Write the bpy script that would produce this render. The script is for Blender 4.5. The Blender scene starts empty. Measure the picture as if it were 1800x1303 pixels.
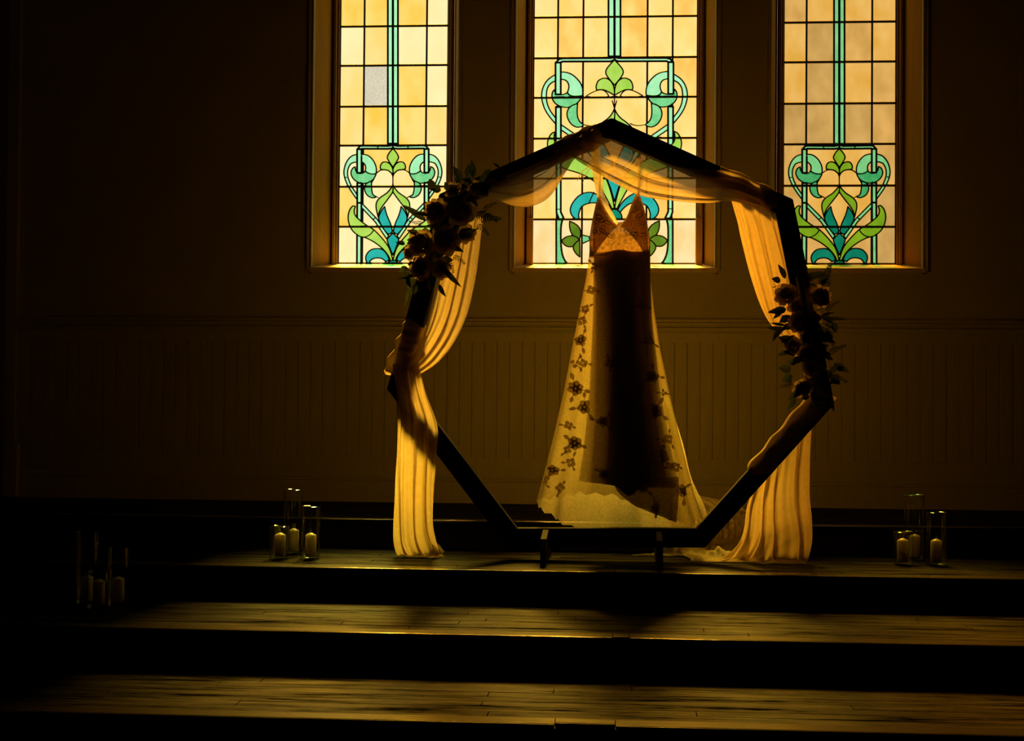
import bpy, bmesh, math, random
from mathutils import Vector, Matrix, noise
from mathutils.geometry import delaunay_2d_cdt

rng = random.Random(7)
SC = bpy.context.scene
COL = SC.collection
PI = math.pi

# ------------------------------------------------------------------ camera
CAM = Vector((0.0, -9.04, 1.319))
PITCH, YAW, ROLL = 0.019506, 0.071980, 0.008085
_f = Vector((-math.sin(YAW) * math.cos(PITCH), math.cos(YAW) * math.cos(PITCH), math.sin(PITCH)))
_r = Vector((math.cos(YAW), math.sin(YAW), 0))
_u = _r.cross(_f)
RT = math.cos(ROLL) * _r + math.sin(ROLL) * _u
UP = -math.sin(ROLL) * _r + math.cos(ROLL) * _u
FW = _f
cd = bpy.data.cameras.new('camera')
cd.sensor_width = 36.0
cd.lens = 50.0
cam = bpy.data.objects.new('camera', cd)
COL.objects.link(cam)
m3 = Matrix((RT, UP, -FW)).transposed()
cam.matrix_world = Matrix.Translation(CAM) @ m3.to_4x4()
SC.camera = cam

# ------------------------------------------------------------------ world, sun, exposure
w = bpy.data.worlds.new('world')
SC.world = w
w.use_nodes = True
bg = w.node_tree.nodes['Background']
bg.inputs[0].default_value = (1.0, 0.93, 0.78, 1)
bg.inputs[1].default_value = 0.5
sd = bpy.data.lights.new('sun', 'SUN')
sd.energy = 128.0
sd.angle = math.radians(16)
sd.color = (1.0, 0.86, 0.34)
sun = bpy.data.objects.new('sun', sd)
COL.objects.link(sun)
SUN_EL, SUN_AZ = math.radians(44), math.radians(5)
sdir = Vector((math.sin(SUN_AZ) * math.cos(SUN_EL), -math.cos(SUN_AZ) * math.cos(SUN_EL), -math.sin(SUN_EL)))
sun.rotation_euler = sdir.to_track_quat('-Z', 'Y').to_euler()
sun.location = (0, 4, 9)

SC.view_settings.view_transform = 'Standard'
SC.view_settings.look = 'None'
SC.view_settings.exposure = 0.0
SC.view_settings.gamma = 1.0
SC.view_settings.use_curve_mapping = False
SC.cycles.use_denoising = True
SC.cycles.max_bounces = 10
SC.cycles.diffuse_bounces = 4
SC.cycles.transparent_max_bounces = 24
SC.cycles.sample_clamp_indirect = 4.0
SC.cycles.caustics_reflective = False
SC.cycles.caustics_refractive = False


# ------------------------------------------------------------------ geometry helpers
def ray(px, py):
    return RT * ((px - 900) / 2500) + UP * (-(py - 651.5) / 2500) + FW


def P(px, py, y):
    """point on the vertical plane at depth y"""
    d = ray(px, py)
    return CAM + d * ((y - CAM.y) / d.y)


def G(px, py, z):
    """point on the horizontal plane at height z"""
    d = ray(px, py)
    return CAM + d * ((z - CAM.z) / d.z)


def tag(o, label=None, cat=None, group=None, kind=None):
    if label: o['label'] = label
    if cat: o['category'] = cat
    if group: o['group'] = group
    if kind: o['kind'] = kind
    return o


def link(name, mesh, parent=None, loc=None):
    o = bpy.data.objects.new(name, mesh)
    COL.objects.link(o)
    if loc is not None:
        o.location = loc
    if parent is not None:
        o.parent = parent
        if loc is None:
            o.location = -Vector(parent.location) if parent.parent is None else (0, 0, 0)
    return o


def empty(name, loc=(0, 0, 0)):
    o = bpy.data.objects.new(name, None)
    o.empty_display_size = 0.1
    COL.objects.link(o)
    o.location = loc
    return o


def mk(name, bm, mat, parent=None, smooth=False, loc=None):
    """bmesh in world coordinates -> object; parented parts keep world placement"""
    me = bpy.data.meshes.new(name)
    bmesh.ops.recalc_face_normals(bm, faces=bm.faces)
    bm.to_mesh(me)
    bm.free()
    if mat: me.materials.append(mat)
    if smooth:
        for p in me.polygons: p.use_smooth = True
    return link(name, me, parent, loc)


def from_py(name, vs, fs, mat, parent=None, smooth=True):
    me = bpy.data.meshes.new(name)
    me.from_pydata([tuple(v) for v in vs], [], fs)
    me.update()
    if mat: me.materials.append(mat)
    if smooth:
        for p in me.polygons: p.use_smooth = True
    return link(name, me, parent)


def box(bm, x0, x1, y0, y1, z0, z1, bev=0.0):
    vs = [bm.verts.new((x, y, z)) for x in (x0, x1) for y in (y0, y1) for z in (z0, z1)]
    idx = [(0, 1, 3, 2), (4, 6, 7, 5), (0, 4, 5, 1), (2, 3, 7, 6), (0, 2, 6, 4), (1, 5, 7, 3)]
    fs = [bm.faces.new([vs[i] for i in f]) for f in idx]
    if bev > 0:
        es = list({e for f in fs for e in f.edges})
        bmesh.ops.bevel(bm, geom=es, offset=bev, segments=1, affect='EDGES')


def extrude_profile(bm, prof, a, b, axis='X'):
    """closed profile of (y,z) swept along X from a to b, or (x,y) swept along Z"""
    def pt(p, t):
        return (t, p[0], p[1]) if axis == 'X' else (p[0], p[1], t)
    A = [bm.verts.new(pt(p, a)) for p in prof]
    B = [bm.verts.new(pt(p, b)) for p in prof]
    n = len(prof)
    for i in range(n):
        bm.faces.new((A[i], A[(i + 1) % n], B[(i + 1) % n], B[i]))
    bm.faces.new(A)
    bm.faces.new(B[::-1])


def prism(bm, poly, y0, y1, bev=0.0):
    """polygon of (x,z) extruded in y"""
    A = [bm.verts.new((p[0], y0, p[1])) for p in poly]
    B = [bm.verts.new((p[0], y1, p[1])) for p in poly]
    n = len(poly)
    fs = [bm.faces.new((A[i], A[(i + 1) % n], B[(i + 1) % n], B[i])) for i in range(n)]
    fs += [bm.faces.new(A), bm.faces.new(B[::-1])]
    if bev:
        bmesh.ops.bevel(bm, geom=list({e for f in fs for e in f.edges}), offset=bev, segments=1, affect='EDGES')


def tube(bm, pts, rad, n=6, cap=True):
    rings = []
    for i, p in enumerate(pts):
        p = Vector(p)
        a = Vector(pts[max(0, i - 1)]); b = Vector(pts[min(len(pts) - 1, i + 1)])
        t = (b - a).normalized()
        s = t.cross(Vector((0, 0, 1)))
        if s.length < 1e-3: s = t.cross(Vector((1, 0, 0)))
        s.normalize(); q = t.cross(s)
        r = rad[i] if isinstance(rad, (list, tuple)) else rad
        rings.append([bm.verts.new(p + (s * math.cos(k * 2 * PI / n) + q * math.sin(k * 2 * PI / n)) * r) for k in range(n)])
    for A, B in zip(rings, rings[1:]):
        for k in range(n):
            bm.faces.new((A[k], A[(k + 1) % n], B[(k + 1) % n], B[k]))
    if cap:
        bm.faces.new(rings[0][::-1]); bm.faces.new(rings[-1])


def lathe(bm, prof, n=24, c=(0, 0, 0)):
    rings = []
    for r, z in prof:
        if r < 1e-5:
            rings.append([bm.verts.new((c[0], c[1], c[2] + z))])
        else:
            rings.append([bm.verts.new((c[0] + r * math.cos(k * 2 * PI / n), c[1] + r * math.sin(k * 2 * PI / n), c[2] + z)) for k in range(n)])
    for A, B in zip(rings, rings[1:]):
        for k in range(n):
            k2 = (k + 1) % n
            if len(A) == 1 and len(B) == 1: continue
            if len(A) == 1: bm.faces.new((A[0], B[k], B[k2]))
            elif len(B) == 1: bm.faces.new((A[k], A[k2], B[0]))
            else: bm.faces.new((A[k], A[k2], B[k2], B[k]))


def interp(tab, t):
    """smooth (Catmull-Rom) interpolation of rows of floats, t in [0,1]"""
    n = len(tab) - 1
    s = min(max(t, 0), 1) * n
    i = min(int(s), n - 1)
    f = s - i
    p0, p1, p2, p3 = tab[max(i - 1, 0)], tab[i], tab[i + 1], tab[min(i + 2, n)]
    return [0.5 * (2 * b + (c - a) * f + (2 * a - 5 * b + 4 * c - d) * f * f + (3 * b - a - 3 * c + d) * f ** 3) for a, b, c, d in zip(p0, p1, p2, p3)]


def lin(tab, x):
    if x <= tab[0][0]: return tab[0][1]
    for (a, va), (b, vb) in zip(tab, tab[1:]):
        if x <= b: return va + (vb - va) * (x - a) / (b - a)
    return tab[-1][1]


# ------------------------------------------------------------------ materials
def s2l(r, g, b):
    return tuple(((c / 255) / 12.92 if c <= 10 else (((c / 255) + .055) / 1.055) ** 2.4) for c in (r, g, b)) + (1,)


class NT:
    def __init__(self, name):
        self.m = bpy.data.materials.new(name)
        self.m.use_nodes = True
        self.t = self.m.node_tree
        self.t.nodes.clear()
        self.out = self.n('ShaderNodeOutputMaterial')

    def n(self, typ, **kw):
        nd = self.t.nodes.new(typ)
        for k, v in kw.items():
            if k.startswith('_'): setattr(nd, k[1:], v)
            else:
                key = int(k[1:]) if k[0] == 'i' and k[1:].isdigit() else k.replace('__', ' ')
                sock = nd.inputs[key]
                if hasattr(v, 'is_output'): self.t.links.new(v, sock)
                else: sock.default_value = v
        return nd

    def surf(self, s, sock='Surface'):
        self.t.links.new(s, self.out.inputs[sock])


def noise_node(T, scale=(1, 1, 1), freq=5.0, detail=4.0, rough=.55, coord='Object'):
    tc = T.n('ShaderNodeTexCoord')
    mp = T.n('ShaderNodeMapping', i0=tc.outputs[coord])
    mp.inputs['Scale'].default_value = scale
    return T.n('ShaderNodeTexNoise', Vector=mp.outputs[0], Scale=freq, Detail=detail, Roughness=rough)


def ramp(T, fac, stops):
    r = T.n('ShaderNodeValToRGB', i0=fac)
    e = r.color_ramp.elements
    while len(e) < len(stops): e.new(0.5)
    for k, (p, c) in zip(e, stops):
        k.position = p; k.color = c
    return r.outputs[0]


def mat_basic(name, c0, c1, rough=.6, scale=(1, 1, 1), freq=6, bump=.15, spec=.4, coat=0.0, bdist=.004):
    T = NT(name)
    nz = noise_node(T, scale, freq, 5)
    col = ramp(T, nz.outputs[0], [(.3, c0), (.72, c1)])
    b = T.n('ShaderNodeBump', Strength=bump, Distance=bdist, Height=nz.outputs[0])
    p = T.n('ShaderNodeBsdfPrincipled')
    T.t.links.new(col, p.inputs['Base Color'])
    p.inputs['Roughness'].default_value = rough
    p.inputs['Specular IOR Level'].default_value = spec
    p.inputs['Coat Weight'].default_value = coat
    T.t.links.new(b.outputs[0], p.inputs['Normal'])
    T.surf(p.outputs[0])
    return T.m


def mat_wood_floor(name, c0, c1, rough):
    T = NT(name)
    oi = T.n('ShaderNodeObjectInfo')
    nz = noise_node(T, (3.0, 60, 30), 3.0, 8, .68)
    n2 = noise_node(T, (1, 1, 1), 7.0, 5, .6)
    n3 = noise_node(T, (5, 60, 5), 7.0, 3, .6)
    col = ramp(T, nz.outputs[0], [(.32, c0), (.70, c1)])
    hv = T.n('ShaderNodeHueSaturation', Color=col)
    mr = T.n('ShaderNodeMapRange', i0=oi.outputs['Random'])
    mr.inputs[3].default_value = .5; mr.inputs[4].default_value = 1.3
    wr = T.n('ShaderNodeMapRange', i0=noise_node(T, (.9, 3.5, 3), 2.2, 5, .6).outputs[0])
    wr.inputs[1].default_value = .36; wr.inputs[2].default_value = .66; wr.inputs[3].default_value = .25; wr.inputs[4].default_value = 1.15
    ml = T.n('ShaderNodeMath', _operation='MULTIPLY', i0=mr.outputs[0], i1=wr.outputs[0])
    T.t.links.new(ml.outputs[0], hv.inputs['Value'])
    # pale scuffs
    sc = ramp(T, n3.outputs[0], [(.69, (0, 0, 0, 1)), (.75, (1, 1, 1, 1))])
    mx = T.n('ShaderNodeMix', _data_type='RGBA')
    T.t.links.new(sc, mx.inputs[0])
    T.t.links.new(hv.outputs[0], mx.inputs[6])
    mx.inputs[7].default_value = tuple(min(1, v * 2.2) for v in c1[:3]) + (1,)
    p = T.n('ShaderNodeBsdfPrincipled')
    T.t.links.new(mx.outputs[2], p.inputs['Base Color'])
    rr = T.n('ShaderNodeMapRange', i0=n2.outputs[0])
    rr.inputs[3].default_value = rough - .1; rr.inputs[4].default_value = rough + .14
    T.t.links.new(rr.outputs[0], p.inputs['Roughness'])
    sp = T.n('ShaderNodeMapRange', i0=noise_node(T, (.9, 8, 3), 2.5, 8, .72).outputs[0])
    sp.inputs[1].default_value = .38; sp.inputs[2].default_value = .70; sp.inputs[3].default_value = .0; sp.inputs[4].default_value = .058
    T.t.links.new(sp.outputs[0], p.inputs['Specular IOR Level'])
    b = T.n('ShaderNodeBump', Strength=.6, Distance=.003, Height=nz.outputs[0])
    T.t.links.new(b.outputs[0], p.inputs['Normal'])
    T.surf(p.outputs[0])
    return T.m


def mat_cloth(name, col, transp=.25, transl=.6, freq=40, var=.12):
    """thin backlit fabric: part of the light passes straight, part is scattered through"""
    T = NT(name)
    nz = noise_node(T, (1, 1, 1), freq, 3)
    c = ramp(T, nz.outputs[0], [(.3, tuple(v * (1 - var) for v in col[:3]) + (1,)), (.7, col)])
    d = T.n('ShaderNodeBsdfDiffuse', Color=c)
    tl = T.n('ShaderNodeBsdfTranslucent', Color=c)
    m1 = T.n('ShaderNodeMixShader', i0=transl, i1=d.outputs[0], i2=tl.outputs[0])
    tr = T.n('ShaderNodeBsdfTransparent', Color=tuple(v ** .5 for v in col[:3]) + (1,))
    m2 = T.n('ShaderNodeMixShader', i0=transp, i1=m1.outputs[0], i2=tr.outputs[0])
    T.surf(m2.outputs[0])
    return T.m


PANE_CLEAR = 0.5


def mat_pane(name, c0, c1, strength=1.0, freq=6.0, tex=0.0):
    """cathedral glass lit from outside: it glows and lets part of the daylight straight through"""
    T = NT(name)
    oi = T.n('ShaderNodeObjectInfo')
    tc = T.n('ShaderNodeTexCoord')
    ad = T.n('ShaderNodeVectorMath', _operation='ADD', i0=tc.outputs['Object'])
    rv = T.n('ShaderNodeCombineXYZ')
    mu = T.n('ShaderNodeMath', _operation='MULTIPLY', i0=oi.outputs['Random'])
    mu.inputs[1].default_value = 37.0
    T.t.links.new(mu.outputs[0], rv.inputs[0]); T.t.links.new(mu.outputs[0], rv.inputs[2])
    T.t.links.new(rv.outputs[0], ad.inputs[1])
    mp = T.n('ShaderNodeMapping', i0=ad.outputs[0])
    mp.inputs['Scale'].default_value = (1.4, 1, .9)
    nz = T.n('ShaderNodeTexNoise', Vector=mp.outputs[0], Scale=freq, Detail=2.0, Roughness=.5)
    fac = nz.outputs[0]
    if tex:
        mp2 = T.n('ShaderNodeMapping', i0=ad.outputs[0])
        mp2.inputs['Scale'].default_value = (.6, 1, 1.6)
        n2 = T.n('ShaderNodeTexNoise', Vector=mp2.outputs[0], Scale=130.0, Detail=2.0)
        mm = T.n('ShaderNodeMix', i0=tex, i2=nz.outputs[0], i3=n2.outputs[0])
        fac = mm.outputs[0]
    c = ramp(T, fac, [(.33, c0), (.67, c1)])
    em = T.n('ShaderNodeEmission', Color=c, Strength=strength * 1.5)
    tr = T.n('ShaderNodeBsdfTransparent', Color=c)
    mx = T.n('ShaderNodeMixShader', i0=PANE_CLEAR, i1=em.outputs[0], i2=tr.outputs[0])
    T.surf(mx.outputs[0])
    return T.m


def mat_glass(name):
    T = NT(name)
    lw = T.n('ShaderNodeLayerWeight', Blend=.5)
    pw = T.n('ShaderNodeMath', _operation='POWER', i0=lw.outputs['Facing'])
    pw.inputs[1].default_value = 3.2
    fr = T.n('ShaderNodeMapRange', i0=pw.outputs[0])
    fr.inputs[3].default_value = .035; fr.inputs[4].default_value = .85
    g = T.n('ShaderNodeBsdfGlossy', Roughness=.03)
    t = T.n('ShaderNodeBsdfTransparent', Color=(.97, .98, .97, 1))
    T.surf(T.n('ShaderNodeMixShader', i0=fr.outputs[0], i1=t.outputs[0], i2=g.outputs[0]).outputs[0])
    return T.m


def mat_wax(name):
    T = NT(name)
    nz = noise_node(T, (1, 1, 1), 30, 2)
    c = ramp(T, nz.outputs[0], [(.3, s2l(246, 236, 206)), (.7, s2l(252, 244, 220))])
    p = T.n('ShaderNodeBsdfPrincipled')
    T.t.links.new(c, p.inputs['Base Color'])
    p.inputs['Roughness'].default_value = .4
    p.inputs['Subsurface Weight'].default_value = 1.0
    p.inputs['Subsurface Radius'].default_value = (.030, .028, .022)
    p.inputs['Subsurface Scale'].default_value = 1.0
    T.surf(p.outputs[0])
    return T.m


M = {}
M['plaster'] = mat_basic('painted plaster', s2l(182, 178, 130), s2l(192, 188, 140), .8, (1, 1, 1), 2.5, .1)
M['wood_paint'] = mat_basic('painted wainscot wood', s2l(186, 182, 130), s2l(196, 192, 140), .5, (6, 6, .8), 6, .1)
M['casing'] = mat_basic('painted window casing', s2l(156, 122, 46), s2l(172, 138, 58), .45, (6, 6, .8), 6, .12)
M['jamb'] = mat_basic('painted window jamb', s2l(140, 106, 14), s2l(160, 124, 24), .6, (8, 8, .8), 5, .12, .02)
M['sill'] = mat_basic('glossy painted sill', s2l(214, 192, 120), s2l(226, 206, 136), .32, (4, 8, 8), 5, .1, .5)
M['floor'] = mat_wood_floor('dark varnished stage boards', s2l(1, 1, 1), s2l(20, 15, 7), .46)
M['nosing'] = mat_basic('worn varnished nosing', s2l(14, 10, 6), s2l(26, 19, 10), .25, (1, 20, 20), 4, .3, .5)
M['riser'] = mat_basic('black painted riser', s2l(20, 14, 12), s2l(28, 20, 16), .75, (1, 8, 8), 5, .2, .2)
M['arch'] = mat_basic('black stained timber', s2l(20, 14, 13), s2l(30, 21, 18), .65, (3, 3, 3), 12, .2, .15)
M['drape'] = mat_cloth('cream chiffon', (.84, .65, .30, 1), .20, .58)
M['wrap'] = mat_cloth('cream chiffon wound in layers', (.84, .65, .32, 1), .02, .30)
M['swag'] = mat_cloth('gathered chiffon swag', (.76, .57, .27, 1), .15, .38)
M['lace'] = mat_cloth('ivory lace tulle', (.80, .70, .44, 1), .42, .55, 90, .3)
M['lining'] = mat_basic('ivory satin lining', s2l(205, 180, 150), s2l(220, 195, 165), .5, (8, 8, 1), 8, .1)
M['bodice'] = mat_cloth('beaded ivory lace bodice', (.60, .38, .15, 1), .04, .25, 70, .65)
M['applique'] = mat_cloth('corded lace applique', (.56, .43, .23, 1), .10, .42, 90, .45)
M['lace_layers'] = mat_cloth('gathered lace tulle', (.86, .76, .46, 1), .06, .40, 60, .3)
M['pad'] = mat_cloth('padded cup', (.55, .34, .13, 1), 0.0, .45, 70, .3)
M['strap'] = mat_cloth('ivory ribbon', (.80, .68, .42, 1), .15, .6)
M['petal'] = mat_cloth('cream rose petals', (.56, .44, .24, 1), 0.0, .22, 30, .2)
M['leaf'] = mat_cloth('dark green foliage', (.05, .07, .022, 1), 0.0, .25, 30, .4)
M['stem'] = mat_basic('woody stem', s2l(40, 44, 22), s2l(56, 58, 30), .6)
M['came'] = mat_basic('blackened lead came', s2l(24, 18, 14), s2l(34, 26, 20), .6, (1, 1, 1), 20, .2)
M['glass'] = mat_glass('clear vase glass')
M['wax'] = mat_wax('ivory candle wax')
M['wick'] = mat_basic('cotton wick', s2l(150, 140, 120), s2l(180, 170, 150), .9)
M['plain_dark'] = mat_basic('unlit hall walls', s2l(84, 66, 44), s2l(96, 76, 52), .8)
for nm, a, b, st, fr, tx in [
    ('amber pale', (246, 226, 172), (247, 232, 184), 1, 5, 0), ('amber', (249, 214, 132), (247, 222, 158), 1, 5, 0),
    ('honey', (246, 204, 92), (248, 218, 136), 1, 5, 0), ('obscure clear', (196, 188, 166), (226, 220, 200), 1, 6, .8),
    ('peach', (254, 210, 122), (252, 224, 156), 1, 5, 0), ('peach deep', (250, 194, 96), (254, 218, 138), 1, 5, 0),
    ('pearl', (240, 210, 148), (246, 224, 178), 1, 6, 0),
    ('brown', (198, 158, 82), (222, 182, 108), 1, 6, .15), ('tan', (190, 154, 86), (210, 174, 104), 1, 6, 0), ('tan gold', (218, 172, 76), (226, 188, 110), 1, 6, 0),  # right window glass: duller sky outside is put into these tints
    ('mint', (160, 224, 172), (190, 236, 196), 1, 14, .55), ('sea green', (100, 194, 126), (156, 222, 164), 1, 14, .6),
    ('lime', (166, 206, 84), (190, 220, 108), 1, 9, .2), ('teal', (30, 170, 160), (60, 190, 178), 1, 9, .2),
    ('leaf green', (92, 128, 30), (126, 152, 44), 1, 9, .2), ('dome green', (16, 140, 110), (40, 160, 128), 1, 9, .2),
    ('mint dim', (116, 188, 122), (150, 210, 150), 1, 14, .55), ('sea green dim', (40, 152, 86), (100, 184, 120), 1, 14, .6),  # dim copies: the right window's weaker daylight put into the colour
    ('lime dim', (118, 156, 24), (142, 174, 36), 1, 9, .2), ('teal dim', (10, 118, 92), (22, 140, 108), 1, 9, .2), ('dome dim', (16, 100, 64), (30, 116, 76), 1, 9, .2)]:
    M['pane ' + nm] = mat_pane('glass ' + nm, s2l(*a), s2l(*b), st, fr, tx)

# ------------------------------------------------------------------ dimensions of the room
Z3, Z2, Z1, Z0 = 0.170, 0.337, 0.495, 0.649          # tops of the four platform levels
F0, F1, F2, F3 = -1.288, -2.229, -3.142, -4.001      # their front edges
XL, XR = P(10, 880, 0).x, 4.6
YB = -15.0
ZC = 6.6
GY = 0.35                                            # glass plane behind the wall face
ZTOP = 4.72                                          # window heads
WIN = [dict(o=(548, 804), g=(595.5, 786.5)), dict(o=(904, 1257), g=(936, 1225.5)), dict(o=(1354, 1622), g=(1376, 1575))]
for W_ in WIN:
    W_['ox'] = [P(x, 420, 0).x for x in W_['o']]
    W_['gx'] = [P(x, 300, GY).x for x in W_['g']]
ZSO = P(1080, 471, 0).z
ZSG = P(1080, 463.8, GY).z

# ------------------------------------------------------------------ room shell
bm = bmesh.new()
xs = [XL - .3] + [x for W_ in WIN for x in W_['ox']] + [XR + .3]
box(bm, xs[0], xs[-1], 0, .45, -.3, ZSO)
box(bm, xs[0], xs[-1], 0, .45, ZTOP, ZC + .2)
for a, b in ((xs[0], xs[1]), (xs[2], xs[3]), (xs[4], xs[5]), (xs[6], xs[7])):
    box(bm, a, b, 0, .45, ZSO, ZTOP)
wall_back = tag(mk('wall_back', bm, M['plaster']), kind='structure')
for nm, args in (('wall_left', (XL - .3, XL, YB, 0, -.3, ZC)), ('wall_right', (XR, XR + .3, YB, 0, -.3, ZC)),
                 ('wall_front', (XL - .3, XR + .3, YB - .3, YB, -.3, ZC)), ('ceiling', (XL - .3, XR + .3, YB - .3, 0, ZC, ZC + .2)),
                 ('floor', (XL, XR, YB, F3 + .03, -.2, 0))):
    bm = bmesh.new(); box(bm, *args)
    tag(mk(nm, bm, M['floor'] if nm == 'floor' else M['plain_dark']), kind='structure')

# wainscot: beaded boards, rails, mouldings
zb0, zb1 = P(1078, 811, 0).z, P(1078, 601, 0).z
BW = 0.0803
prof = [(0, 0), (0, -.012), (.004, -.018), (BW - .004, -.018), (BW, -.012), (BW, 0)]
bm = bmesh.new()
extrude_profile(bm, prof, zb0 - .01, zb1 + .01, 'Z')
bmesh.ops.recalc_face_normals(bm, faces=bm.faces)
me = bpy.data.meshes.new('wainscot_board'); bm.to_mesh(me); bm.free(); me.materials.append(M['wood_paint'])
x = XL
while x < XR - BW:
    link('wainscot_board', me, wall_back, (x + rng.uniform(-.0008, .0008), -rng.uniform(0, .0015), 0))
    x += BW


def moulding(name, pts):
    bm = bmesh.new(); extrude_profile(bm, pts, XL, XR)
    return tag(mk(name, bm, M['wood_paint']), kind='structure')


def zz(py): return P(1078, py, 0).z
# chair rail: flat frieze board, small bead and a projecting cap
moulding('trim_1', [(0, zz(603)), (-.024, zz(603)), (-.024, zz(586)), (0, zz(586))])
moulding('trim_2', [(0, zz(586)), (-.030, zz(586)), (-.046, zz(581)), (-.052, zz(577)), (-.030, zz(575)), (-.044, zz(571)), (-.044, zz(568)), (-.026, zz(566)), (-.030, zz(562)), (-.020, zz(560)), (0, zz(560))])
moulding('trim_3', [(0, zz(845)), (-.022, zz(845)), (-.022, zz(809)), (-.018, zz(807)), (0, zz(807))])
moulding('baseboard_back', [(0, Z0), (-.034, Z0), (-.034, zz(853)), (-.028, zz(851)), (-.034, zz(848)), (-.026, zz(846)), (-.030, zz(843)), (-.022, zz(840)), (0, zz(840))])
bm = bmesh.new(); box(bm, XL, XL + .10, -.06, 0, Z0 + .0, zz(790), .008); box(bm, XL, XL + .07, -.05, 0, zz(790), ZC)
tag(mk('trim_4', bm, M['wood_paint']), kind='structure')


# ------------------------------------------------------------------ stage platforms
def platform(zt, yf, yb, zbase, rows, pitch):
    bm = bmesh.new()
    box(bm, XL, XR, yf + .03, yb, zbase, zt - .022)
    root = tag(mk('stage_platform', bm, M['riser']), kind='structure')
    if not rows:
        bm = bmesh.new(); box(bm, XL, XR, yf + .095, yb, zt - .022, zt)
        mk('platform_deck', bm, M['floor'], root)
    else:
        y = yf + .095
        while y < yb + .06:
            y1 = min(y + pitch, yb + .03)
            if y1 - y < .012: break
            xx = XL - rng.uniform(0, 1.5)
            while xx < XR:
                L = rng.uniform(1.3, 2.9)
                a, b = max(xx, XL), min(xx + L, XR)
                if b - a > .05:
                    bm = bmesh.new()
                    box(bm, a + .0006, b - .0006, y + .0006, y1 - .0006, zt - .022, zt - rng.uniform(0, .0012), .0016)
                    mk('floorboard', bm, M['floor'], root)
                xx += L
            y += pitch
    # rounded nosing boards along the edge, butt jointed
    n0, n1 = {F3: (976, 1083), F2: (1077, 1107), F1: (1079, 1081), F0: (1079, 1081)}[yf]
    cuts = [XL, XL + 1.9 + rng.uniform(-.3, .3), P(n0, 1100, yf).x, P(n1, 1100, yf).x, 1.9 + rng.uniform(-.3, .4), XR]
    for q, (a, b) in enumerate(zip(cuts, cuts[1:])):
        o = rng.uniform(-.004, .004) + (.022 if q == 2 else 0)
        pr = [(yf + .095, zt - .022), (yf + .095, zt), (yf + .008 + o, zt), (yf + .002 + o, zt - .003), (yf + o, zt - .010), (yf + .003 + o, zt - .026), (yf + .010 + o, zt - .030), (yf + .03, zt - .030), (yf + .03, zt - .022)]
        bm = bmesh.new(); extrude_profile(bm, pr, a + .0015, b - .0015)
        mk('nosing', bm, M['nosing'], root)
    return root


platform(Z0, F0, 0, Z1 - .03, 0, .085)
platform(Z1, F1, F0 + .03, Z2 - .03, 1, .086)
platform(Z2, F2, F1 + .03, Z3 - .03, 1, .086)
platform(Z3, F3, F2 + .03, 0, 1, .086)


# ------------------------------------------------------------------ stained-glass windows
def smooth_closed(pts, n=4, closed=True):
    out = []
    N = len(pts)
    seg = N if closed else N - 1
    V = [Vector(p) for p in pts]

    def corner(i):
        if not closed and i in (0, N - 1): return True
        a = (V[i] - V[i - 1]); b = (V[(i + 1) % N] - V[i])
        if a.length < 1e-9 or b.length < 1e-9: return True
        return a.angle(b) > math.radians(62)
    tang = [Vector((0, 0)) if corner(i) else (V[(i + 1) % N] - V[i - 1]) * .5 for i in range(N)]
    for i in range(seg):
        j = (i + 1) % N
        L = (V[j] - V[i]).length
        def cl(t): return t if t.length < 1.2 * L else t.normalized() * 1.2 * L
        t0, t1 = cl(tang[i]), cl(tang[j])
        if corner(i): t0 = (V[j] - V[i]) - t1 * .0 if corner(j) else (V[j] - V[i]) * 2 - t1; t0 = cl(t0)
        if corner(j): t1 = (V[j] - V[i]) if corner(i) else cl((V[j] - V[i]) * 2 - t0)
        for k in range(n):
            s = k / n
            h00 = 2 * s ** 3 - 3 * s * s + 1; h10 = s ** 3 - 2 * s * s + s; h01 = -2 * s ** 3 + 3 * s * s; h11 = s ** 3 - s * s
            out.append(V[i] * h00 + t0 * h10 + V[j] * h01 + t1 * h11)
    if not closed: out.append(V[-1])
    return out


def inside(poly, p):
    x, y = p
    c = False
    j = len(poly) - 1
    for i in range(len(poly)):
        xi, yi = poly[i]; xj, yj = poly[j]
        if (yi > y) != (yj > y) and x < (xj - xi) * (y - yi) / (yj - yi) + xi: c = not c
        j = i
    return c


def strip(pts, hw):
    """polygon of a band of half width hw round an open polyline"""
    V = [Vector(p) for p in pts]
    L, R_ = [], []
    for i, p in enumerate(V):
        t = V[min(i + 1, len(V) - 1)] - V[max(i - 1, 0)]
        t.normalize()
        nrm = Vector((-t.y, t.x))
        L.append(p + nrm * hw); R_.append(p - nrm * hw)
    return L + R_[::-1]


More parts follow.
